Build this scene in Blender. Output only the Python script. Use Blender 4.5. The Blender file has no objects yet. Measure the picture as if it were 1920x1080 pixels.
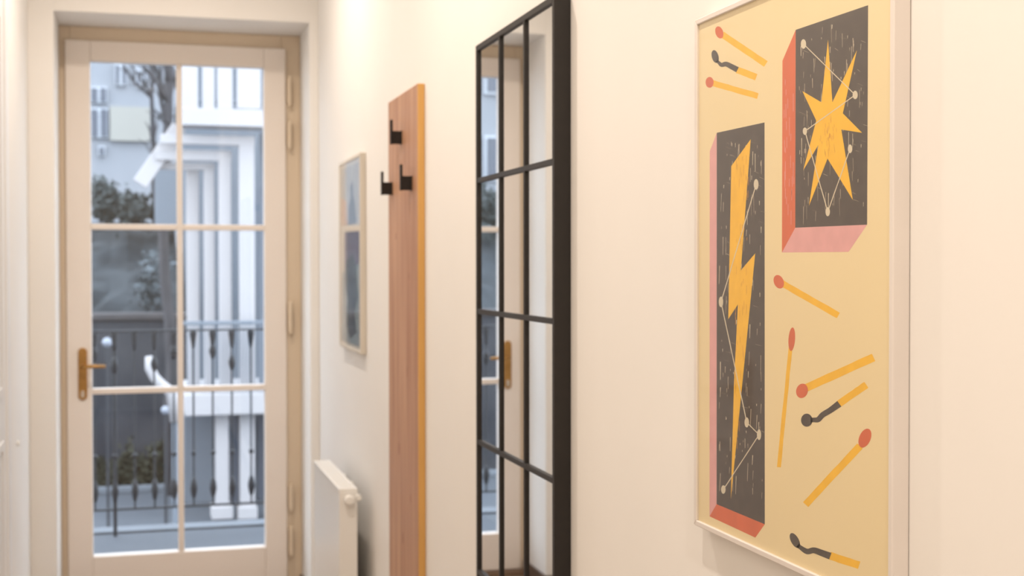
import bpy, bmesh, math, random
from mathutils import Vector, Matrix

# ------------------------------------------------------------------ camera
H = 1.53                                   # eye height above the corridor floor
FPX, YAW, PITCH, ROLL = 2474.51, math.radians(15.6924), math.radians(0.9538), math.radians(-0.0598)
EYE = Vector((0, 0, H))
FWD = Vector((math.sin(YAW)*math.cos(PITCH), math.cos(YAW)*math.cos(PITCH), -math.sin(PITCH)))
_R = Vector((math.cos(YAW), -math.sin(YAW), 0)); _U = _R.cross(FWD)
RGT = _R*math.cos(ROLL) + _U*math.sin(ROLL)
UPV = -_R*math.sin(ROLL) + _U*math.cos(ROLL)
sc = bpy.context.scene
COL = sc.collection
cd = bpy.data.cameras.new('camera'); cam = bpy.data.objects.new('camera', cd); COL.objects.link(cam)
m = Matrix((RGT, UPV, -FWD)).transposed().to_4x4(); m.translation = EYE
cam.matrix_world = m
cd.sensor_width = 36.0; cd.lens = 36.0*FPX/1920.0; cd.clip_start = 0.02; cd.clip_end = 300
cd.dof.use_dof = True; cd.dof.focus_distance = 1.58; cd.dof.aperture_fstop = 7.5
sc.camera = cam

# ------------------------------------------------------------------ sky, exposure
w = bpy.data.worlds.new('world'); sc.world = w; w.use_nodes = True
bg = w.node_tree.nodes['Background']
bg.inputs['Color'].default_value = (0.74, 0.855, 1.0, 1); bg.inputs['Strength'].default_value = 5.2   # overcast sky
vs = sc.view_settings
vs.view_transform = 'Standard'; vs.look = 'None'; vs.gamma = 1.0; vs.use_curve_mapping = False; vs.exposure = 0.0
LAMP_W, LAMP_COL = 101.0, (1.0, 0.88, 0.765)

# ------------------------------------------------------------------ helpers
def ray(px, py): return FWD + RGT*((px-960)/FPX) - UPV*((py-540)/FPX)
def onx(px, py, X): d = ray(px, py); return EYE + d*(X/d.x)
def ony(px, py, Y): d = ray(px, py); return EYE + d*(Y/d.y)

def rgb(*c): return tuple((x/255/12.92 if x/255 <= .04045 else ((x/255+.055)/1.055)**2.4) for x in c)

MATS = {}
def mat(name, col, rough=.6, var=.0, scale=6.0, bump=0.0, metal=0.0, stretch=(1,1,1), col2=None, spec=.5, bscale=None, coat=0):
    if name in MATS: return MATS[name]
    M = bpy.data.materials.new(name); M.use_nodes = True; nt = M.node_tree
    b = nt.nodes['Principled BSDF']
    b.inputs['Roughness'].default_value = rough; b.inputs['Metallic'].default_value = metal
    b.inputs['Specular IOR Level'].default_value = spec
    b.inputs['Base Color'].default_value = (*col, 1)
    if coat: b.inputs['Coat Weight'].default_value = coat
    if var or col2 or bump:
        tc = nt.nodes.new('ShaderNodeTexCoord'); mp = nt.nodes.new('ShaderNodeMapping')
        mp.inputs['Scale'].default_value = stretch
        nt.links.new(tc.outputs['Object'], mp.inputs['Vector'])
    if var or col2:
        n = nt.nodes.new('ShaderNodeTexNoise'); n.inputs['Scale'].default_value = scale; n.inputs['Detail'].default_value = 5
        nt.links.new(mp.outputs['Vector'], n.inputs['Vector'])
        r = nt.nodes.new('ShaderNodeValToRGB')
        c2 = col2 or tuple(min(1, x*(1+var)) for x in col); c1 = col if col2 else tuple(x*(1-var) for x in col)
        r.color_ramp.elements[0].position = .35; r.color_ramp.elements[1].position = .68
        r.color_ramp.elements[0].color = (*c1, 1); r.color_ramp.elements[1].color = (*c2, 1)
        nt.links.new(n.outputs['Fac'], r.inputs['Fac']); nt.links.new(r.outputs['Color'], b.inputs['Base Color'])
    if bump:
        n2 = nt.nodes.new('ShaderNodeTexNoise'); n2.inputs['Scale'].default_value = bscale or scale*8; n2.inputs['Detail'].default_value = 4
        nt.links.new(mp.outputs['Vector'], n2.inputs['Vector'])
        bp = nt.nodes.new('ShaderNodeBump'); bp.inputs['Strength'].default_value = bump; bp.inputs['Distance'].default_value = .01
        nt.links.new(n2.outputs['Fac'], bp.inputs['Height']); nt.links.new(bp.outputs['Normal'], b.inputs['Normal'])
    MATS[name] = M; return M

def glass_mat(name, tint=(1,1,1), ior=1.45, rough=0.0):
    M = bpy.data.materials.new(name); M.use_nodes = True; nt = M.node_tree
    nt.nodes.remove(nt.nodes['Principled BSDF']); out = nt.nodes['Material Output']
    t = nt.nodes.new('ShaderNodeBsdfTransparent'); t.inputs['Color'].default_value = (*tint, 1)
    g = nt.nodes.new('ShaderNodeBsdfGlossy'); g.inputs['Roughness'].default_value = rough
    f = nt.nodes.new('ShaderNodeFresnel'); ge = nt.nodes.new('ShaderNodeNewGeometry')     # same reflectance from either face of the thin pane
    mr = nt.nodes.new('ShaderNodeMapRange'); mr.inputs['To Min'].default_value = ior; mr.inputs['To Max'].default_value = 1/ior
    nt.links.new(ge.outputs['Backfacing'], mr.inputs['Value']); nt.links.new(mr.outputs['Result'], f.inputs['IOR'])
    x = nt.nodes.new('ShaderNodeMixShader')
    nt.links.new(f.outputs[0], x.inputs[0]); nt.links.new(t.outputs[0], x.inputs[1]); nt.links.new(g.outputs[0], x.inputs[2])
    nt.links.new(x.outputs[0], out.inputs['Surface']); MATS[name] = M; return M

WLOC = {}
class MB:
    def __init__(s): s.v = []; s.f = []; s.mi = []
    def add(s, vs, fs, mi=0):
        k = len(s.v); s.v += [tuple(p) for p in vs]; s.f += [tuple(i+k for i in q) for q in fs]; s.mi += [mi]*len(fs); return s
    def box(s, x0, x1, y0, y1, z0, z1, mi=0):
        x0, x1 = min(x0,x1), max(x0,x1); y0, y1 = min(y0,y1), max(y0,y1); z0, z1 = min(z0,z1), max(z0,z1)
        return s.add([(x0,y0,z0),(x1,y0,z0),(x1,y1,z0),(x0,y1,z0),(x0,y0,z1),(x1,y0,z1),(x1,y1,z1),(x0,y1,z1)],
                     [(0,3,2,1),(4,5,6,7),(0,1,5,4),(1,2,6,5),(2,3,7,6),(3,0,4,7)], mi)
    def tube(s, pts, r, n=8, caps=True, mi=0):
        pts = [Vector(p) for p in pts]; rs = r if isinstance(r, (list, tuple)) else [r]*len(pts)
        vs = []; fs = []; up = None
        for i, p in enumerate(pts):
            t = (pts[min(i+1, len(pts)-1)] - pts[max(i-1, 0)]).normalized()
            a = t.orthogonal().normalized() if up is None else (up - t*up.dot(t)).normalized()
            up = a; b = t.cross(a)
            for k in range(n):
                q = 2*math.pi*k/n; vs.append(p + (a*math.cos(q) + b*math.sin(q))*rs[i])
        for i in range(len(pts)-1):
            for k in range(n): fs.append((i*n+k, i*n+(k+1)%n, (i+1)*n+(k+1)%n, (i+1)*n+k))
        if caps: fs.append(tuple(range(n-1,-1,-1))); fs.append(tuple((len(pts)-1)*n+k for k in range(n)))
        return s.add(vs, fs, mi)
    def lathe(s, c, prof, n=16, mi=0):          # prof: (radius, z) going up, about a vertical axis
        return s.tube([(c[0], c[1], c[2]+z) for r, z in prof], [max(r, 1e-4) for r, z in prof], n, True, mi)
    def prism(s, poly, axis, a0, a1, mi=0):     # polygon of 2-tuples swept along an axis
        def P(u, v, a): return {'x': (a,u,v), 'y': (u,a,v), 'z': (u,v,a)}[axis]
        n = len(poly); vs = [P(u,v,a0) for u,v in poly] + [P(u,v,a1) for u,v in poly]
        fs = [tuple(range(n)), tuple(range(2*n-1, n-1, -1))] + [(i, n+i, n+(i+1)%n, (i+1)%n) for i in range(n)]
        return s.add(vs, fs, mi)
    def ring(s, plane_axis, a0, a1, u0, u1, v0, v1, w, mi=0):   # rectangular ring of face width w with mitred corners
        O = [(u0,v0),(u1,v0),(u1,v1),(u0,v1)]; I = [(u0+w,v0+w),(u1-w,v0+w),(u1-w,v1-w),(u0+w,v1-w)]
        for k in range(4): s.prism([O[k], O[(k+1)%4], I[(k+1)%4], I[k]], plane_axis, a0, a1, mi)
        return s
    def build(s, name, mats, parent=None, bevel=0.0, smooth=False):
        me = bpy.data.meshes.new(name); off = WLOC.get(parent.name, Vector()) if parent else Vector()
        me.from_pydata([(p[0]-off.x, p[1]-off.y, p[2]-off.z) for p in s.v], [], s.f)
        for k in (mats if isinstance(mats, (list, tuple)) else [mats]): me.materials.append(k)
        if any(s.mi): me.polygons.foreach_set('material_index', s.mi)
        bm = bmesh.new(); bm.from_mesh(me); bmesh.ops.recalc_face_normals(bm, faces=bm.faces); bm.to_mesh(me); bm.free()
        if smooth: me.polygons.foreach_set('use_smooth', [True]*len(me.polygons))
        o = bpy.data.objects.new(name, me); COL.objects.link(o)
        if parent: o.parent = parent; WLOC[o.name] = off
        if bevel:
            b = o.modifiers.new('bevel', 'BEVEL'); b.width = bevel; b.segments = 2; b.limit_method = 'ANGLE'
        return o

def tag(o, label=None, cat=None, group=None, kind=None):
    if label: o['label'] = label
    if cat: o['category'] = cat
    if group: o['group'] = group
    if kind: o['kind'] = kind
    return o
def empty(name, loc, label=None, cat=None, group=None, kind=None):
    o = bpy.data.objects.new(name, None); COL.objects.link(o); o.location = loc; o.empty_display_size = .05
    WLOC[o.name] = Vector(loc); return tag(o, label, cat, group, kind)

# ------------------------------------------------------------------ materials
WALL = mat('wall paint', (0.86, 0.83, 0.79), .75, .012, 2.5, bump=.012, bscale=120)
CEIL = mat('ceiling paint', (0.86, 0.84, 0.81), .8, .01, 2)
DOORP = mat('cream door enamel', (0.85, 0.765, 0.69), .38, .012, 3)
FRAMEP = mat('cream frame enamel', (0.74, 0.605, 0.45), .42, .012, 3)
CASEP = mat('white casing enamel', (0.84, 0.84, 0.84), .4, .01, 3)
BASEB = mat('brown baseboard', (0.105, 0.065, 0.045), .45, .15, 5, stretch=(1,1,8))
FLOORM = mat('oak floor', (0.36, 0.27, 0.20), .4, .0, 3, stretch=(9,1,1), col2=(0.47, 0.37, 0.29))
BRASS = mat('aged brass', (0.42, 0.23, 0.075), .35, .12, 30, metal=.85)
STEEL = mat('steel cylinder', (0.62, 0.55, 0.46), .3, .03, 20, metal=.9)
BLACK = mat('black powder coat', (0.014, 0.010, 0.008), .55, .1, 40, spec=.3)
SATIN = mat('black satin steel', (0.014, 0.0105, 0.0085), .48, .1, 40, spec=.42)
WOODF = mat('beech veneer face', (0.41, 0.205, 0.115), .5, 0, 3.0, stretch=(9,9,.6), col2=(0.58, 0.335, 0.205), bump=.04, bscale=30)
WOODE = mat('solid edge band', (0.66, 0.36, 0.10), .5, .05, 6, stretch=(8,8,.8))
KNOT = mat('wood knot', (0.31, 0.135, 0.075), .5, .1, 20)
ALU = mat('champagne aluminium', (0.80, 0.74, 0.69), .42, .02, 12, metal=.2)
RADW = mat('radiator enamel', (0.86, 0.84, 0.80), .35, .008, 4)
GLASS = glass_mat('window glass', (.985, .99, .99))
PGLASS = glass_mat('picture glass', (.995, .995, .99), 1.24, .05)
MIRR = mat('mirror silver', (0.86, 0.87, 0.87), .0, 0, metal=1.0)
PALE = mat('pale wood frame', (0.66, 0.60, 0.51), .5, .06, 14, stretch=(1,1,.3))
WHITEP = mat('white plastic', (0.86, 0.84, 0.80), .4, .01, 8)

# ------------------------------------------------------------------ the corridor
XW, XL, YE, YB = 0.767, -0.456, 5.93, -1.9         # right wall, left wall, end wall, back wall
RX0, RX1, RZ, YO = -0.352, 0.728, H+1.0857, 6.62   # door recess
CZ = 3.25
tag(MB().box(XL-.3, XW+.3, YB-.3, YE, -.12, 0).box(RX0, RX1, YE, YO, -.12, 0).build('floor', FLOORM), 'warm brown wooden corridor floor', kind='structure')
tag(MB().box(XL-.3, XW+.3, YB-.3, YE+.02, CZ, CZ+.15).build('ceiling', CEIL), 'white corridor ceiling', kind='structure')
tag(MB().box(XW, XW+.25, YB-.3, YO, 0, CZ).build('wall_right', WALL), 'long cream wall with poster, mirror and coat board', kind='structure')
tag(MB().box(XL-.25, XL, YB-.3, YO, 0, CZ).build('wall_left', WALL), 'cream wall left of the balcony door', kind='structure')
tag(MB().box(XL, XW, YB-.25, YB, 0, CZ).build('wall_back', WALL), 'cream wall closing the corridor behind', kind='structure')
we = MB().box(XL, RX0, YE, YO, 0, CZ).box(RX1, XW, YE, YO, 0, CZ).box(RX0, RX1, YE, YO, RZ, CZ)
tag(we.build('wall_end', WALL, bevel=.0015), 'cream end wall with the deep balcony door recess', kind='structure')
fc = MB().box(-5, XL-.25, YO-.3, YO, -4, 7).box(XW+.25, 5, YO-.3, YO, -4, 6).box(XL-.25, XW+.25, YO-.3, YO, CZ, 6).box(XL-.25, XW+.25, YO-.3, YO, -4, -.12)
tag(fc.build('wall_outside', mat('facade plaster', (.5,.5,.5), .9, .03, 1)), 'outer facade around the balcony door', kind='structure')
BBH = .07
tag(MB().box(XW-.013, XW, YB, YE, 0, BBH).box(RX1, XW, YE-.013, YE, 0, BBH).box(RX1-.013, RX1, YE-.013, 6.27, 0, BBH).build('baseboard_right', BASEB, bevel=.002), 'dark brown baseboard along the right wall', kind='structure')
tag(MB().box(XL, XL+.013, YB, 3.85, 0, BBH).box(XL, XL+.013, 4.905, YE, 0, BBH).box(XL+.013, RX0, YE-.013, YE, 0, BBH).box(RX0, RX0+.013, YE-.013, 6.27, 0, BBH).build('baseboard_left', BASEB, bevel=.002), 'dark brown baseboard along the left wall', kind='structure')

# ---- balcony door
DY = 6.263
door = empty('door_1', ((RX0+RX1)/2, DY, 0), 'cream glazed balcony door with six panes and brass handle', kind='structure')
fr = MB()
FY0, FY1 = DY+.022, DY+.10
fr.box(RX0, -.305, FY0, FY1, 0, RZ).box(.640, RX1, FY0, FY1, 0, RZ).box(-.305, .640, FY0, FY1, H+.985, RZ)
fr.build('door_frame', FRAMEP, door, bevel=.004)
MB().box(RX0, RX1, DY-.03, FY1+.06, 0, .028).build('threshold', mat('oak threshold', (.20,.125,.08), .5, .15, 6), door, bevel=.003)
LX0, LX1, LZ0, LZ1 = -.325, .658, .030, H+1.021
GX0, GX1, GZ0, GZ1 = -.217, .556, H-1.318, H+.928
LT = .062
leaf = MB()
leaf.box(LX0, GX0, DY, DY+LT, LZ0, LZ1).box(GX1, LX1, DY, DY+LT, LZ0, LZ1).box(GX0, GX1, DY, DY+LT, GZ1, LZ1).box(GX0, GX1, DY, DY+LT, LZ0, GZ0)
leaf = leaf.build('door_leaf', DOORP, door, bevel=.005)
MX, MW = .1725, .013
zs = [GZ0, H-.5679, H+.1802, GZ1]
MB().box(MX-MW, MX+MW, DY+.004, DY+LT-.004, GZ0, GZ1).build('muntin', DOORP, leaf, bevel=.004)
for z in zs[1:3]:
    for a, b in ((GX0, MX-MW), (MX+MW, GX1)):
        MB().box(a, b, DY+.004, DY+LT-.004, z-MW, z+MW).build('muntin', DOORP, leaf, bevel=.004)
for i in range(3):
    z0 = zs[i] + (MW if i else 0); z1 = zs[i+1] - (MW if i < 2 else 0)
    for a, b in ((GX0, MX-MW), (MX+MW, GX1)):
        MB().box(a-.004, b+.004, DY+.040, DY+.044, z0-.004, z1+.004).build('pane', GLASS, leaf)
# handle
hx, hz = -.257, H-.486
def stadium(cx, cz, wdt, hgt, n=10):
    r = wdt/2; p = []
    for k in range(n+1): a = math.pi*k/n; p.append((cx+r*math.cos(a), cz+hgt/2-r+r*math.sin(a)))
    for k in range(n+1): a = math.pi+math.pi*k/n; p.append((cx+r*math.cos(a), cz-hgt/2+r+r*math.sin(a)))
    return p
hd = MB().prism(stadium(hx, hz, .039, .237), 'y', DY-.009, DY).build('door_handle', BRASS, door, bevel=.003)
tag(hd, 'aged brass handle on a tall rounded plate')
MB().tube([(hx, DY-.005, H-.450), (hx, DY-.045, H-.450), (hx+.012, DY-.054, H-.450), (hx+.05, DY-.056, H-.449), (hx+.10, DY-.054, H-.450)], [.009,.008,.008,.0085,.007], 10).build('lever', BRASS, hd, smooth=True)
MB().prism(stadium(hx, H-.577, .017, .033), 'y', DY-.014, DY-.006).build('lock_cylinder', STEEL, hd, bevel=.002)
for z0, z1 in ((.759,.883), (.559,.676), (-.31,-.17), (-1.142,-1.035), (-1.36,-1.235)):
    hg = MB().lathe((.674, DY-.010, H), [(.002,z0-.012),(.007,z0-.008),(.0095,z0),(.0095,(z0+z1)/2-.002),(.0075,(z0+z1)/2-.001),(.0075,(z0+z1)/2+.001),(.0095,(z0+z1)/2+.002),(.0095,z1),(.007,z1+.006),(.002,z1+.010)], 14)
    hg.box(.662, .686, DY-.006, DY+.026, H+z0+.01, H+z1-.01)
    hg.build('hinge', FRAMEP, door)

# ---- left door casing (edge of the frame)
d2 = empty('door_2', (XL, 4.4, 0), 'white enamelled door casing at the left edge', kind='structure')
MB().box(XL, XL+.016, 4.800, 4.905, 0, 2.62).box(XL, XL+.016, 3.85, 3.955, 0, 2.62).box(XL, XL+.016, 3.955, 4.80, 2.515, 2.62).build('door_casing', CASEP, d2, bevel=.004)
lf = MB().box(XL, XL+.008, 3.955, 4.80, .008, 2.515)
lf = lf.build('door_leaf', CASEP, d2)
for z0, z1 in ((.18, .95), (1.10, 2.38)):
    MB().ring('x', XL+.008, XL+.014, 4.07, 4.69, z0, z1, .03).build('panel_moulding', CASEP, lf, bevel=.002)
hd2 = MB().box(XL+.008, XL+.015, 3.99, 4.02, 1.0, 1.22).tube([(XL+.012,4.005,1.12),(XL+.036,4.005,1.12),(XL+.04,4.03,1.12),(XL+.04,4.10,1.12)], .007, 8)
hd2.build('door_handle', BRASS, d2)

# ---- ceiling downlights (above the picture; they light the corridor)
LXC = .10
for y, dim, lab in ((4.85, .74, 'recessed round ceiling downlight nearest the balcony door'), (3.02, .78, 'recessed round ceiling downlight above the mirror'),
               (1.2, .74, 'recessed round ceiling downlight above the matchbox poster'), (-.65, 1.2, 'recessed round ceiling downlight behind the viewer')):
    e = empty('ceiling_downlight', (LXC, y, CZ), lab, 'downlight', 'recessed ceiling downlights')
    n = 28; R = MB()
    prof = [(.030,-.0005),(.046,-.006),(.052,-.006),(.056,-.001)]
    vs_ = [(LXC+r*math.cos(2*math.pi*k/n), y+r*math.sin(2*math.pi*k/n), CZ+z) for r, z in prof for k in range(n)]
    R.add(vs_, [(i*n+k, i*n+(k+1)%n, (i+1)*n+(k+1)%n, (i+1)*n+k) for i in range(3) for k in range(n)])
    R.build('trim_ring', WHITEP, e, smooth=True)
    EM = MATS.get('lamp diffuser')
    if not EM:
        EM = mat('lamp diffuser', (.9,.9,.9), .5); b = EM.node_tree.nodes['Principled BSDF']
        b.inputs['Emission Color'].default_value = (*LAMP_COL, 1); b.inputs['Emission Strength'].default_value = 4
    MB().lathe((LXC, y, CZ), [(.031,-.0025),(.031,-.0005)], 24).build('diffuser', EM, e)
    L = bpy.data.lights.new('downlight_beam', 'SPOT'); L.energy = LAMP_W*dim; L.color = LAMP_COL
    L.spot_size = math.radians(162); L.spot_blend = 1.0; L.shadow_soft_size = .035
    lo = bpy.data.objects.new('downlight_beam', L); COL.objects.link(lo); lo.parent = e; lo.location = (0, 0, -.05)

# ------------------------------------------------------------------ matchbox poster
PY0, PY1, PZ0, PZ1 = 1.7133, 1.2045, H-.3642, H+.3434
PF, PB = XW-.0205, XW-.0005
poster = empty('framed_poster', (XW, (PY0+PY1)/2, PZ0), 'large cream poster of two matchboxes, lightning bolt, star and scattered matches in thin silver frame', 'poster')
MB().ring('x', PF, PB, PY1, PY0, PZ0, PZ1, .0078).build('frame', ALU, poster, bevel=.0012)
PX = PF+.0042
P_PAPER = mat('poster paper', (0.90, 0.745, 0.455), .65, .012, 5)
P_DARK = mat('charcoal ink', (0.088, 0.072, 0.063), .65, .12, 60)
P_YEL = mat('yellow ink', (0.97, 0.55, 0.04), .65, .05, 50)
P_RED = mat('vermilion ink', (0.72, 0.165, 0.075), .65, .06, 60, stretch=(1,1,.2))
P_PINK = mat('pink ink', (0.80, 0.42, 0.42), .65, .04, 50)
P_BONE = mat('bone ink', (0.74, 0.66, 0.50), .65, .03, 50)
P_SCR = mat('scratch marks', (0.50, 0.42, 0.32), .65, .15, 80)
P_OCH = mat('ochre strokes', (0.70, 0.33, 0.04), .65, .1, 80)
PM = [P_PAPER, P_DARK, P_YEL, P_RED, P_PINK, P_BONE, P_SCR, P_OCH]
pr = MB().box(PX, PX+.004, PY1+.006, PY0-.006, PZ0+.006, PZ1-.006, 0)
def ink(pts, mi, layer):                       # flat print on the sheet; layers a few hundredths of a millimetre apart
    X = PX - .00006*layer
    vs_ = []
    for px, py in pts:
        q = onx(px, py, PX); vs_.append((X, q.y, q.z))
    pr.add(vs_, [tuple(range(len(vs_)))], mi)
def ell(cx, cy, rx, ry, t, mi, layer, n=20):
    c, s = math.cos(math.radians(t)), math.sin(math.radians(t))
    ink([(cx+rx*math.cos(a)*c-ry*math.sin(a)*s, cy+rx*math.cos(a)*s+ry*math.sin(a)*c) for a in [2*math.pi*k/n for k in range(n)]], mi, layer)
def stick(p, q, wd, mi, layer, wob=.5, seed=1):
    rn = random.Random(seed); (x0,y0),(x1,y1) = p, q; L = math.hypot(x1-x0, y1-y0); nx, ny = -(y1-y0)/L, (x1-x0)/L
    a, b = [], []
    N = 9
    for k in range(N+1):
        t = k/N; x, y = x0+(x1-x0)*t, y0+(y1-y0)*t
        h1 = wd/2+rn.uniform(-wob, wob)*.6; h2 = wd/2+rn.uniform(-wob, wob)*.6
        a.append((x+nx*h1, y+ny*h1)); b.append((x-nx*h2, y-ny*h2))
    for k in range(N): ink([a[k], a[k+1], b[k+1], b[k]], mi, layer)
def ribbon(pts, wds, mi, layer):
    # smooth through the points
    P = []; W = []
    for i in range(len(pts)-1):
        p0, p1, p2, p3 = pts[max(i-1,0)], pts[i], pts[i+1], pts[min(i+2,len(pts)-1)]
        for k in range(6):
            t = k/6
            P.append(tuple(.5*(2*p1[j]+(p2[j]-p0[j])*t+(2*p0[j]-5*p1[j]+4*p2[j]-p3[j])*t*t+(3*p1[j]-p0[j]-3*p2[j]+p3[j])*t**3) for j in (0,1)))
            W.append(wds[i]+(wds[i+1]-wds[i])*t)
    P.append(pts[-1]); W.append(wds[-1]); a=[]; b=[]
    for i in range(len(P)):
        q0, q1 = P[max(i-1,0)], P[min(i+1,len(P)-1)]; L = math.hypot(q1[0]-q0[0], q1[1]-q0[1]) or 1
        nx, ny = -(q1[1]-q0[1])/L, (q1[0]-q0[0])/L
        a.append((P[i][0]+nx*W[i]/2, P[i][1]+ny*W[i]/2)); b.append((P[i][0]-nx*W[i]/2, P[i][1]-ny*W[i]/2))
    for i in range(len(P)-1): ink([a[i], a[i+1], b[i+1], b[i]], mi, layer)
# upper matchbox
A_F = [(1492,56),(1627.8,9.7),(1625.9,421.3),(1491.2,427)]
ink([(1492,56),(1491.2,427),(1466.2,473.4),(1467.2,113.9)], 3, 1)
ink([(1491.2,427),(1625.9,421.3),(1591.2,472.2),(1466.2,473.4)], 4, 1)
ink(A_F, 1, 1)
# lower matchbox
B_F = [(1344,249),(1433.6,229.6),(1434,983),(1343.7,945.3)]
ink([(1344,249),(1343.7,945.3),(1330.4,968.1),(1330.8,283.8)], 4, 1)
ink([(1343.7,945.3),(1434,983),(1416.3,1008),(1330.4,968.1)], 3, 1)
ink(B_F, 1, 1)
# scratched texture of the dark faces and the red flank
rn = random.Random(7)
def lerp_quad(Q, u, v):
    a = (Q[0][0]+(Q[1][0]-Q[0][0])*u, Q[0][1]+(Q[1][1]-Q[0][1])*u); b = (Q[3][0]+(Q[2][0]-Q[3][0])*u, Q[3][1]+(Q[2][1]-Q[3][1])*u)
    return (a[0]+(b[0]-a[0])*v, a[1]+(b[1]-a[1])*v)
for Q, N, hp in ((A_F, 150, 412), (B_F, 200, 730)):
    for i in range(N):
        u, v = rn.uniform(.05,.95), rn.uniform(.03,.96)
        x, y = lerp_quad(Q, u, v); L = rn.choice((4,6,8,12,18,26,34)); wd = rn.uniform(.5,1.5); sl = rn.uniform(-.06,.03)*L
        if rn.random() < .14: L, sl = rn.uniform(2,5), rn.uniform(5,12)
        y2 = y+L
        if v > .93: continue
        ink([(x-wd/2,y),(x+wd/2,y),(x+sl+wd*.3,y2),(x+sl-wd*.3,y2)], rn.choice((6,6,6,5)), 2)
for i in range(26):
    x = rn.uniform(1469,1489); y = rn.uniform(130,400); L = rn.uniform(10,40)
    ink([(x-.3,y),(x+.35,y),(x+.3,y+L),(x-.3,y+L)], 4, 2)
# star and bolt
star = [(1552.8,74.4),(1561,191.7),(1606.9,94.4),(1580.6,212.5),(1616.7,249),(1577.8,243),(1599.3,375),(1551.9,297.5),(1517,386),(1534.5,272),(1506.3,319.4),(1530.6,226),(1504.7,170.8),(1540.3,191.7)]
cx, cy = 1556, 235
for i in range(len(star)): ink([(cx,cy), star[i], star[(i+1)%len(star)]], 2, 3)
bolt = [(1407.9,261),(1371.3,311.5),(1365.7,598.4),(1383.8,570.7),(1376.5,718),(1370.4,937),(1394,700),(1416.3,475),(1389.3,507)]
ink([bolt[0],bolt[1],bolt[2],bolt[3],bolt[8]], 2, 3); ink([bolt[8],bolt[3],bolt[4],bolt[6],bolt[7]], 2, 3); ink([bolt[4],bolt[5],bolt[6]], 2, 3)
for i in range(60):
    v = rn.random()**1.2; y = 290+v*560
    xc = 1390 - 12*max(0, (y-560)/380) ; hwid = 14*(1-max(0,(y-520)/420)); x = xc + rn.uniform(-hwid, hwid)
    L = rn.uniform(5,20); ink([(x-.35,y),(x+.35,y),(x+.1,y+L),(x-.5,y+L)], 7, 4)
for i in range(34):
    a = rn.uniform(0, 6.28); r = rn.uniform(0, 24); x, y = 1556+r*math.cos(a)*.8, 250+r*math.sin(a)*1.6; L = rn.uniform(5,14)
    ink([(x-.35,y),(x+.35,y),(x+1.2,y+L),(x+.5,y+L)], 7, 4)
# dotted constellations
for pts in ([(1507,82.5),(1604,178),(1509.7,246),(1552.5,397),(1594.4,279)], [(1418.2,345.7),(1352.3,566),(1400.6,792),(1423.7,815),(1356.7,917.8)]):
    for a, b in zip(pts, pts[1:]): stick(a, b, 1.7, 5, 5, .25)
for x, y, rx, ry in ((1507,82.5,5,9),(1604,178,4.8,8),(1509.7,246,4,7),(1552.5,397,4.2,8.5),(1594.4,279,4.2,8.2),
                     (1418.2,345.7,4.5,10),(1352.3,566,4.2,10),(1400.6,792,4.2,9.5),(1423.7,815,4,10),(1356.7,917.8,4.2,8)):
    ell(x, y, rx, ry, 0, 5, 6)
# matches
for i, (p, q, wd) in enumerate((((1354,64.5),(1436,120),12), ((1336,155.8),(1421,180),11), ((1466,531),(1572,591.5),12), ((1482.4,650),(1460.5,876),7.2),
                 ((1512,727),(1638,670),15), ((1612.5,836),(1510.5,946),13.5), ((1382,131),(1418,144.8),12.5), ((1573,757),(1624.5,721.5),13.5), ((1556,1042),(1611,1060),14.5))):
    stick(p, q, wd, 2, 1, .6, i)
for cx_, cy_, rx, ry, t in ((1348.8,60.8,7.2,11.8,-18), (1330.6,154.4,7.6,10.2,0), (1460.3,528.3,9.2,13.2,-22), (1484.7,636,6.2,22.2,4), (1503.9,732.8,11,13.8,15), (1621.8,821.5,10.8,18.8,22)):
    ell(cx_, cy_, rx, ry, t, 3, 2)
ell(1341,106,6.4,12.3,-14,1,2); ribbon([(1344,114),(1347.5,117),(1353,121.7),(1361.5,120.2),(1372.6,125.4),(1383,130.8)], [5,5.5,7.5,9,10,10.5], 1, 2)
ell(1512.8,787.8,10.8,12.3,0,1,2); ribbon([(1520,787.5),(1526,787.3),(1534.4,786.5),(1542.8,777.8),(1556.7,769.4),(1573.9,757)], [9,8.5,10,10.5,11,13], 1, 2)
ell(1490.5,1013.5,7.4,15.5,-28,1,2); ribbon([(1496,1022),(1501,1026.5),(1513.6,1034),(1526,1031.8),(1541.4,1037),(1557,1042.8)], [8,7.5,10.5,11,12,13], 1, 2)
pr = pr.build('print', PM, poster)
MB().box(PX-.0022, PX-.0010, PY1+.006, PY0-.006, PZ0+.006, PZ1-.006).build('glass', PGLASS, poster)

# ------------------------------------------------------------------ black grid mirror
MY0, MY1, MZT = 2.917, 2.325, H+.4999
MF, MG = XW-.033, XW-.027
ROWS, PIT, BAR, FW = 6, .2967, .011, .0149
MZB = MZT - 2*FW - ROWS*PIT + BAR
mir = empty('wall_mirror', (XW, (MY0+MY1)/2, MZB), 'tall black metal grid mirror hanging between coat board and poster', 'mirror')
MB().ring('x', MF, XW-.0005, MY1, MY0, MZB, MZT, .013).build('frame', SATIN, mir, bevel=.001)
MB().box(MG+.0, XW-.004, MY1+.01, MY0-.01, MZB+.01, MZT-.01).build('backing', SATIN, mir)
cw = (MY0-MY1-2*.013)/3
ycuts = [MY1+.013+cw, MY1+.013+2*cw]
for y in ycuts: MB().box(MF+.0005, MG, y-BAR/2, y+BAR/2, MZB+.013, MZT-.013).build('grid_bar', SATIN, mir, bevel=.0008)
zb = [MZT-FW-(k+1)*PIT+BAR/2 for k in range(ROWS-1)]
for z in zb: MB().box(MF+.0002, MG, MY1+.013, MY0-.013, z-BAR/2, z+BAR/2).build('grid_bar', SATIN, mir, bevel=.0008)
ye = [MY1+.011] + ycuts + [MY0-.011]; ze = [MZT-.011] + zb + [MZB+.011]
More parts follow.
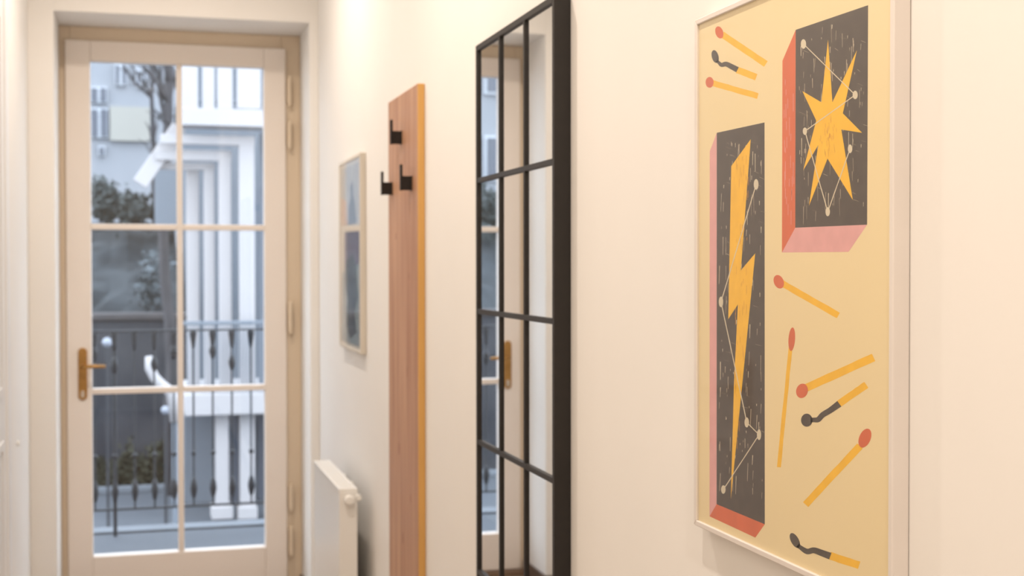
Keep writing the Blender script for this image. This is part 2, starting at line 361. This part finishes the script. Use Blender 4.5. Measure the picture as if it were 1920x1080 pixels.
for i in range(3):
    for k in range(ROWS):
        MB().box(MG-.0006, MG+.0004, ye[i]+.001, ye[i+1]-.001, ze[k+1]+.001, ze[k]-.001).build('mirror_pane', MIRR, mir)

# ------------------------------------------------------------------ coat board
BX0, BX1, BY0, BY1, BZ0, BZ1 = .7462, .7665, 3.629, 4.085, .10, H+.511
rack = empty('coat_rack', (XW, (BY0+BY1)/2, BZ0), 'tall reddish wooden coat board with three black hooks beside mirror', 'coat rack')
bd = MB().box(BX0, BX1, BY0+.0015, BY1, BZ0, BZ1).build('board', WOODF, rack, bevel=.002)
MB().box(BX0+.0005, BX1-.0003, BY0, BY0+.004, BZ0, BZ1-.0005).build('edge_band', WOODE, bd, bevel=.0015)
for y, z, s in ((3.79, 1.22, .016), (3.92, .98, .02), (3.74, .86, .013), (3.96, 1.62, .012), (3.76, 1.50, .011), (3.86, .72, .018)):
    MB().prism([(y+s*.35*math.cos(a), z+s*math.sin(a)) for a in [2*math.pi*k/12 for k in range(12)]], 'x', BX0-.0002, BX0+.001).build('knot', KNOT, bd)
for y, zt, zb_, zp in ((3.860, .400, .362, .433), (4.016, .258, .220, .291), (3.709, .257, .217, .290)):
    hk = MB().box(BX0-.030, BX0, y-.001, y+.014, H+zb_, H+zt).box(BX0-.003, BX0, y-.003, y+.017, H+zb_-.001, H+zt+.001)
    hk = hk.build('coat_hook', BLACK, rack, bevel=.0012)
    MB().box(BX0-.034, BX0-.0275, y-.002, y+.015, H+zb_-.001, H+zp).build('prong', BLACK, hk, bevel=.0012)

# ------------------------------------------------------------------ small framed picture
SY0, SY1, SZ0, SZ1 = 5.157, 4.637, H-.3125, H+.402
SF = XW-.021
pic = empty('framed_picture', (XW, (SY0+SY1)/2, SZ0), 'small framed print with two dark blurred panels above radiator', 'picture')
MB().ring('x', SF, XW-.0005, SY1, SY0, SZ0, SZ1, .014).build('frame', PALE, pic, bevel=.0015)
S_PAPER = mat('print paper', (.80,.75,.66), .6, .01, 6)
S_SKY = mat('pale sky print', (.42,.44,.46), .6, 0, 7, stretch=(1,1,1), col2=(.58,.59,.58))
S_DK = mat('slate print', (.045,.055,.07), .6, 0, 12, stretch=(1,1,.5), col2=(.12,.145,.165))
S_PU = mat('violet print', (.15,.11,.19), .6, 0, 12, stretch=(1,1,.5), col2=(.23,.19,.28))
S_OR = mat('apricot print', (.72,.48,.34), .6, .05, 12)
S_LB = mat('pale blue print', (.27,.35,.39), .6, 0, 16, col2=(.50,.56,.58))
sx = SF+.004; sp = MB().box(sx, sx+.004, SY1+.012, SY0-.012, SZ0+.012, SZ1-.012, 0)
def uv(u, v): return (SY0+(SY1-SY0)*u, SZ1+(SZ0-SZ1)*v)
def patch(poly, mi, l): sp.add([(sx-.0001*l, *uv(u, v)) for u, v in poly], [tuple(range(len(poly)))], mi)
patch([(.06,.04),(.90,.04),(.90,.345),(.06,.345)], 1, 1)
patch([(.06,.19),(.34,.22),(.40,.345),(.06,.345)], 4, 2)
patch([(.50,.15),(.62,.12),(.66,.20),(.72,.24),(.78,.345),(.42,.345),(.44,.25),(.52,.20)], 2, 3)
patch([(.22,.385),(.90,.385),(.90,.60),(.22,.60)], 3, 1)
patch([(.12,.60),(.90,.55),(.90,.965),(.06,.965)], 5, 2)
patch([(.28,.54),(.60,.50),(.78,.56),(.84,.72),(.70,.80),(.78,.90),(.50,.94),(.30,.88),(.38,.74),(.22,.64)], 2, 3)
sp.build('print', [S_PAPER, S_SKY, S_DK, S_PU, S_OR, S_LB], pic)
MB().box(sx-.0024, sx-.0014, SY1+.012, SY0-.012, SZ0+.012, SZ1-.012).build('glass', PGLASS, pic)

# ------------------------------------------------------------------ radiator
RY0, RY1, RXF, RXB, RT, RB = 4.510, 5.205, .651, .712, H-.765, .13
rad = empty('radiator', ((RXF+RXB)/2, (RY0+RY1)/2, RB), 'white flat panel radiator below the small framed picture', 'radiator')
MB().box(RXF, RXF+.013, RY0+.002, RY1-.002, RB, RT-.012).build('front_panel', RADW, rad, bevel=.003)
MB().box(RXB-.013, RXB, RY0+.002, RY1-.002, RB, RT-.012).build('back_panel', RADW, rad, bevel=.003)
fin = MB()
for k in range(26):
    y = RY0+.03+k*(RY1-RY0-.06)/25; fin.box(RXF+.014, RXB-.014, y-.0008, y+.0008, RB+.03, RT-.03)
tag(fin.build('convector_fins', RADW, rad), kind='stuff')
tg = MB().ring('z', RT-.012, RT, RXF-.002, RXB+.001, RY0-.001, RY1+.001, .009).build('top_grille', RADW, rad, bevel=.0015)
n = 22
for k in range(n):
    y = RY0+.012+(k+.5)*(RY1-RY0-.024)/n
    MB().box(RXF+.007, RXB-.008, y-.0125, y+.0125, RT-.007, RT-.001).build('grille_slat', RADW, tg)
MB().box(RXF-.001, RXB, RY0-.002, RY0+.001, RB, RT-.010).build('side_panel', RADW, rad, bevel=.001)
MB().box(RXF-.001, RXB, RY1-.001, RY1+.002, RB, RT-.010).build('side_panel', RADW, rad, bevel=.001)
vl = MB().tube([(.682,RY0-.002,RT-.036),(.682,RY0-.010,RT-.036),(.682,RY0-.012,RT-.036),(.682,RY0-.030,RT-.036),(.682,RY0-.034,RT-.036)], [.011,.011,.017,.017,.013], 16)
vl.build('vent_plug', WHITEP, rad, bevel=.0)
MB().tube([(.715,RY0+.02,RT-.030),(.715,RY0-.02,RT-.030)], .010, 12).build('bracket_pin', WHITEP, rad)
for y in (RY0+.45, RY1-.06):
    MB().box(RXB, XW-.0005, y-.015, y+.015, RB+.05, RT-.05).build('wall_bracket', RADW, rad)
MB().tube([(.682,RY0+.045,RB+.005),(.682,RY0+.045,.0005)], .009, 10).tube([(.682,RY0+.095,RB+.005),(.682,RY0+.095,.0005)], .009, 10).build('pipe', WHITEP, rad)

# small round bumper on the left wall
q = onx(31.5, 831, XL)
kn = MB().tube([(XL, q.y, q.z),(XL+.002, q.y, q.z),(XL+.007, q.y, q.z),(XL+.010, q.y, q.z)], [.0075,.010,.010,.006], 14)
tag(kn.build('door_bumper', WHITEP, smooth=False), 'tiny white round door bumper on the left wall', 'door stop')
#OUTSIDE
# ------------------------------------------------------------------ balcony
IRON = mat('black wrought iron', (0.0231, 0.0244, 0.0297), .5, .1, 30)
STONE = mat('grey balcony tile', (0.0766, 0.0845, 0.0977), .7, .06, 4)
KERB = mat('pale stone kerb', (0.1515, 0.1627, 0.1795), .8, .06, 5)
BZ = H-1.57
tag(MB().box(-2.2, 2.6, YO, 8.06, BZ-.18, BZ).build('floor_balcony', STONE), 'grey balcony floor outside the door', kind='structure')
tag(MB().box(-2.2, 2.6, 8.06, 8.22, BZ-.18, BZ+.015).build('trim_1', KERB, bevel=.006), 'pale stone kerb along the balcony edge', kind='structure')
RLY = 8.0
rail = empty('balcony_railing', (.25, RLY, BZ), 'black wrought iron balcony railing with bulbed balusters outside the door', 'railing')
MB().box(-2.2, 2.6, RLY-.016, RLY+.016, H-.381, H-.371).build('top_rail', IRON, rail, bevel=.004)
MB().box(-2.2, 2.6, RLY-.010, RLY+.010, H-1.421, H-1.409).build('bottom_rail', IRON, rail, bevel=.002)
xs = [-.153 + (k-17)*.1115 for k in range(41)]
for k, x in enumerate(xs):
    post = (k-17) % 9 == 0
    r = .011 if post else .0058
    zlo = BZ if post else H-1.41
    b = MB().tube([(x, RLY, zlo), (x, RLY, H-.375)], r, 8)
    b = b.build('post' if post else 'baluster', IRON, rail)
    MB().lathe((x, RLY, H-1.31), [(r,-.062),(.013,-.045),(.0215,-.005),(.018,.03),(.010,.055),(r,.065)], 10).build('bulb', IRON, b, smooth=True)
    MB().lathe((x, RLY, H-1.104), [(r,-.016),(.015,-.006),(.015,.006),(r,.016)], 10).build('collar', IRON, b, smooth=True)
    MB().lathe((x, RLY, H-.42), [(r,-.07),(.013,-.03),(.021,.02),(.021,.035),(r,.036)], 10).build('finial', IRON, b, smooth=True)
    if (k-17) % 3 != 1:
        MB().lathe((x, RLY, H-(.57 if k % 2 else .50)-.0), [(r,-.05),(.017,-.02),(.022,0),(.017,.02),(r,.05)], 10).build('bulb', IRON, b, smooth=True)

# ------------------------------------------------------------------ courtyard
GZ = H-3.4
COURT = mat('courtyard paving', (0.0842, 0.0916, 0.1040), .9, .08, 2)
tag(MB().box(-30, 30, YO, 90, GZ-.2, GZ).build('ground_courtyard', COURT), 'grey paved courtyard below the balcony', kind='structure')
def rect(mb, px0, py0, px1, py1, Y, th, mi=0):
    a = ony(px0, (py0+py1)/2, Y); b = ony(px1, (py0+py1)/2, Y); t = ony((px0+px1)/2, py0, Y); u = ony((px0+px1)/2, py1, Y)
    return mb.box(a.x, b.x, Y, Y+th, u.z, t.z, mi)

# dark retaining wall with a pale kerb and moss at its foot
RW = mat('dark rubble wall', (0.0231, 0.0251, 0.0317), .9, 0, 1.6, col2=(0.0495, 0.0495, 0.0548), bump=.4, bscale=6)
RW2 = mat('ivy grey slope', (0.0158, 0.0198, 0.0238), .9, 0, 2.2, col2=(0.0429, 0.0502, 0.0566), bump=.5, bscale=5)
t0 = ony(250, 600, 21.0).z; x1 = ony(352, 700, 21.0).x
wl = empty('garden_wall', (-4, 21.2, GZ), 'dark rubble garden wall behind the balcony railing', 'wall')
MB().box(-14, x1, 21.0, 21.6, GZ, t0).build('wall_body', RW, wl, bevel=.03)
MB().box(-14, x1+.05, 20.95, 21.65, t0, t0+.10).build('coping', mat('wall coping', (0.0673, 0.0594, 0.0594), .9, .1, 3), wl, bevel=.02)
tag(MB().box(-14, x1+.4, 20.50, 20.70, GZ, GZ+.10).build('trim_2', KERB, bevel=.02), 'pale kerb in front of the garden wall', kind='structure')
# bank above it
t1 = ony(250, 430, 25.0).z; x2 = ony(338, 500, 21.8).x
bank = MB(); rn = random.Random(3); NX, NY = 60, 8
vs_ = []
for j in range(NY+1):
    for i in range(NX+1):
        f = j/NY; x = -16+(x2+16)*i/NX; vs_.append((x, 21.82+3.2*f+rn.uniform(-.1,.1), t0+.02+(t1-t0)*f+rn.uniform(-.08,.08)))
bank.add(vs_, [(j*(NX+1)+i, j*(NX+1)+i+1, (j+1)*(NX+1)+i+1, (j+1)*(NX+1)+i) for j in range(NY) for i in range(NX)])
k0 = len(bank.v)
bank.box(-16, x2, 25.2, 25.6, GZ, t1+.12)
tag(bank.build('garden_bank', RW2, smooth=False), 'grey ivy covered bank rising above the garden wall', 'bank')
LEAF = mat('dark evergreen leaves', (0.0198, 0.0264, 0.0251), .7, 0, 3, col2=(0.0660, 0.0792, 0.0792))
LEAF2 = mat('blue grey leaves', (0.0429, 0.0561, 0.0627), .7, 0, 3, col2=(0.1122, 0.1320, 0.1452))
MOSS = mat('olive moss leaves', (0.0264, 0.0277, 0.0145), .8, 0, 3, col2=(0.0660, 0.0627, 0.0363))
TWIG = mat('bare twig bark', (0.0660, 0.0627, 0.0660), .9, .2, 6)
def bush(name, c, rx, ry, rz, N, lm, label, seed, leaf=.10, group=None):
    rn = random.Random(seed); e = empty(name, (c[0], c[1], c[2]-rz), label, 'shrub', group)
    lv = MB()
    for i in range(N):
        d = Vector((rn.gauss(0,1), rn.gauss(0,1), rn.gauss(0,1))).normalized(); r = rn.uniform(.1,1)**.5*(1+.35*math.sin(5*d.x+seed)*math.sin(4*d.z+2*seed))*(1+.4*max(0, rn.gauss(0,.5)))
        p = Vector((c[0]+d.x*rx*r, c[1]+d.y*ry*r, c[2]+d.z*rz*r))
        a = Vector((rn.gauss(0,1), rn.gauss(0,1), rn.gauss(0,1))).normalized(); b = a.orthogonal().normalized(); s = leaf*rn.uniform(.6,1.3)
        nrm = a.cross(b)
        lv.add([p-a*s, p+b*s*.45+nrm*s*.1, p+a*s, p-b*s*.45+nrm*s*.1], [(0,1,2,3)])
    tag(lv.build('foliage', lm, e), kind='stuff')
    st = MB()
    for i in range(6):
        x = c[0]+rn.uniform(-.3,.3)*rx; st.tube([(x, c[1], c[2]-rz), (x+rn.uniform(-.3,.3)*rx, c[1]+rn.uniform(-.3,.3)*ry, c[2]+rz*.5)], [.03,.012], 5)
    st.build('stem', TWIG, e); return e
for i, (px, py, Y, rx, rz, lm, lab) in enumerate((
        (196, 378, 24.5, .27, .36, LEAF, 'dark round shrub on the bank at the left of the glass'),
        (250, 392, 24.3, .26, .30, LEAF, 'grey green shrub on the bank beside the tree'),
        (306, 400, 24.6, .26, .24, LEAF, 'low dark shrub on the bank near the door muntin'),
        (288, 528, 21.85, .22, .42, LEAF2, 'pale blue grey bush in front of the bank'))):
    p = ony(px, py, Y); bush('garden_shrub', p, rx, .45, rz, 900, lm, lab, i, .07, 'shrubs on the garden bank')
for i, (px, rx, rz) in enumerate(((190,.36,.26),(245,.40,.34),(301,.42,.38),(350,.30,.34))):
    p = ony(px, 880, 20.85); bush('moss_clump', Vector((p.x, 20.82, GZ+rz*.9)), rx*.62, .08, rz, 900, MOSS, ('olive clump at the wall foot by the thick railing post', 'second olive clump at the wall foot from the left', 'third olive clump at the wall foot from the left', 'olive clump at the wall foot behind the door muntin')[i], 20+i, .05, 'olive clumps along the wall foot')
bush('garden_shrub', Vector((-4.95, 24.3, t1+.30)), .55, .40, .50, 1000, LEAF, 'dark shrub on the bank reflected in the left mirror panes', 41, .08, 'shrubs on the garden bank')

# tree
BARK = mat('grey bark', (0.0396, 0.0370, 0.0409), .95, 0, 5, stretch=(1,1,.25), col2=(0.0858, 0.0792, 0.0825), bump=.5, bscale=20)
def tree(name, label, path, r0, r1, seed, nb, spread, group=None):
    rn = random.Random(seed); e = empty(name, path[0], label, 'tree', group)
    MB().tube(path, [r0+(r1-r0)*i/(len(path)-1) for i in range(len(path))], 10).build('trunk', BARK, e, smooth=True)
    br = MB(); tw = MB()
    for i in range(nb):
        t = rn.uniform(.58, 1); k = t*(len(path)-1); a = min(int(k), len(path)-2); p = Vector(path[a]).lerp(Vector(path[a+1]), k-a)
        d = Vector((rn.uniform(-1,.12), rn.uniform(-.6,.6), rn.uniform(.25,1))).normalized(); L = spread*rn.uniform(.5,1); pts = [p]
        for s in range(4): d = (d+Vector((rn.uniform(-.3,.3), rn.uniform(-.3,.3), rn.uniform(-.1,.3)))).normalized(); pts.append(pts[-1]+d*L/4)
        br.tube(pts, [.035,.028,.02,.014,.008], 5)
        for s in range(14):
            q = pts[rn.randint(1,4)]; d2 = (d+Vector((rn.uniform(-1,1), rn.uniform(-.6,.6), rn.uniform(-.5,.8)))).normalized(); l2 = L*rn.uniform(.2,.45)
            tw.tube([q, q+d2*l2*.5+Vector((0,0,.03)), q+d2*l2], [.015,.011,.006], 4)
    br.build('branch', BARK, e, smooth=True); tag(tw.build('twigs', TWIG, e), kind='stuff'); return e
TP = [ony(x, y, 20.2) for x, y in ((326,968),(318,760),(322,690),(318,600),(309,520),(306,440),(311,330),(315,230),(316,120),(312,-60),(318,-250))]
TP[0].z = GZ
tree('bare_tree', 'bare dark tree trunk behind the upper left panes', TP, .095, .055, 5, 14, 1.6)
T2 = [ony(x, y, 26.5) for x, y in ((290,470),(288,330),(287,240),(284,180),(292,60),(288,-120))]
T2[0].z = t1-.1
tree('bare_sapling', 'thin bare sapling behind the top left pane', T2, .05, .03, 8, 20, 1.5)

# far building on the left
FB = mat('grey far plaster', (0.2376, 0.2442, 0.2607), .9, .04, .6)
CREAM_SUNLIT = mat('sunlit cream plaster', (0.2970, 0.2822, 0.2495), .9, .03, .6)  # cream wall section with the sunlight on it put into the colour
SHUT = mat('far window dark', (0.0792, 0.0858, 0.1056), .4, .05, 2)
WFR = mat('far window frame', (0.4620, 0.4752, 0.5016), .6, .02, 2)
bl = empty('apartment_building', (-3, 46, GZ), 'distant grey apartment building behind the top left pane', 'building')
x3 = ony(345, 300, 46).x
MB().box(-22, x3, 46, 50, GZ, 14).build('facade', FB, bl)
cr = MB(); rect(cr, 206, 200, 281, 264, 45.8, .2); cr.build('sunlit_cream_bay', CREAM_SUNLIT, bl)
for px0, py0, px1, py1 in ((169,163,201,192), (169,203,203,258), (184,274,197,292), (255,130,275,165), (215,120,238,160)):
    f_ = MB(); rect(f_, px0, py0, px1, py1, 45.85, .15); f_ = f_.build('window', WFR, bl)
    pm = (px0+px1)/2
    for a, b in ((px0+2, pm-3), (pm+3, px1-2)) if px1-px0 > 16 else ((px0+2, px1-2),):
        g_ = MB(); rect(g_, a, py0+2, b, py1-2, 45.8, .05); g_.build('pane', SHUT, f_)
for i in range(6):
    for j in range(3):
        x = -5.2-i*2.1; z = 1.5+j*3.1
        f_ = MB().box(x, x+1.1, 45.85, 46, z, z+1.6).build('window', WFR, bl)
        for s in (0, 1): MB().box(x+.08+s*.5, x+.52+s*.5, 45.8, 45.86, z+.08, z+1.52).build('pane', SHUT, f_)

# white house with posts and balconies on the right
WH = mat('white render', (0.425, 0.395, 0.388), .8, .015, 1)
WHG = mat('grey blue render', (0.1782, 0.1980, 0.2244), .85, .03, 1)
HY = 18.0
hs = empty('white_house', (1.6, HY+2, GZ), 'white neighbouring house with columns and stacked balconies', 'house')
xr = 9.0; xl = ony(347, 500, 22).x
MB().box(ony(346, 350, 23).x, xr, 23, 25, GZ, 12).build('rear_wall', mat('slate render', (.12,.135,.155), .9, .05, 1), hs)
def hp(name, px0, py0, px1, py1, Y, th, m_=WH, par=None, bev=.01):
    b = MB(); rect(b, px0, py0, px1, py1, Y, th); return b.build(name, m_, par or hs, bevel=bev)
# upper balcony
hp('balcony_slab', 340, 206, 640, 238, HY-.3, .5)
for a, b in ((338,371),(379,402),(407,436),(444,489),(495,530),(536,570)): hp('railing_board', a, 20, b, 204, HY-.28, .03)
hp('railing_rail', 338, 186, 570, 194, HY-.25, .04, WHG)
# portal frames, one behind the other
for (px0, by0, by1, pa, pb, Y) in ((300,253,271,449,478,HY), (292,281,301,411,434,HY+.2), (288,305,318,383,403,HY+.4)):
    hp('portal_beam', px0, by0, pb, by1, Y, .12); hp('portal_post', pa, by1, pb, 742, Y, .12)
for a, b in ((350,374),): hp('portal_post', a, 318, b, 742, HY+.6, .12)
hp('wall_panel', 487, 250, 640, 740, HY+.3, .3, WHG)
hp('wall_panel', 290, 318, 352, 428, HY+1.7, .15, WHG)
# sloping white stringer at the left of the portals
s0, s1 = ony(262, 345, HY+.3), ony(336, 238, HY+.3)
d = (s1-s0).normalized(); nrm = Vector((-d.z, 0, d.x))*.10
MB().prism([((s0+nrm).x,(s0+nrm).z),((s1+nrm).x,(s1+nrm).z),((s1-nrm).x,(s1-nrm).z),((s0-nrm).x,(s0-nrm).z)], 'y', HY+.25, HY+.37).build('stair_stringer', WH, hs, bevel=.01)
# lower balcony with fine railing
hp('balcony_slab', 346, 737, 640, 776, HY-.5, 2.4)
hp('railing_rail', 338, 601, 640, 608, HY-.45, .04, WHG)
for k in range(24):
    px = 352+k*7.0; hp('railing_bar', px, 608, px+2.2, 737, HY-.44, .02, WHG, bev=0)
# ground floor
hp('wall_panel', 346, 776, 640, 950, HY+1.5, .3, mat('grey porch render', (0.1650, 0.1782, 0.1980), .9, .04, 1))  # porch wall in its own grey render
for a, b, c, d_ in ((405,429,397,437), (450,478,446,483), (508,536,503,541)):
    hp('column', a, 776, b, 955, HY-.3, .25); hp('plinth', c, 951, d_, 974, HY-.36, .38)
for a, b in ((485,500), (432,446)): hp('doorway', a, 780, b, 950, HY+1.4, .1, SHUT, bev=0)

# white bent handrail and globe lamps in the yard
p = [ony(x, y, 16.5) for x, y in ((279,668),(281,690),(290,708),(303,722),(322,736),(330,790))]
hr = empty('yard_handrail', (ony(330,900,16.5).x, 16.5, GZ), 'white curved handrail standing in the courtyard', 'handrail')
MB().tube(p, [.045,.06,.06,.065,.07,.07], 12).build('curved_rail', WH, hr, smooth=True)
q = Vector(p[-1]); MB().tube([q, (q.x, q.y, GZ)], .05, 10).build('post', WHG, hr)
for (px, py, r, lab) in ((201,642,.062,'white globe lamp on a dark pole by the thick railing post'), (310,769,.055,'white globe lamp on a dark pole beside the tree trunk')):
    c = ony(px, py, 17.5); e = empty('garden_lamp', (c.x, c.y, GZ), lab, 'lamp', 'globe lamps in the courtyard')
    MB().lathe(c, [(r*math.sin(math.pi*k/10), -r*math.cos(math.pi*k/10)) for k in range(11)], 16).build('globe', mat('opal globe', (0.2772, 0.2904, 0.3300), .3, .01, 3), e, smooth=True)
    MB().tube([(c.x, c.y, c.z-r), (c.x, c.y, GZ)], .018, 8).build('pole', IRON, e)
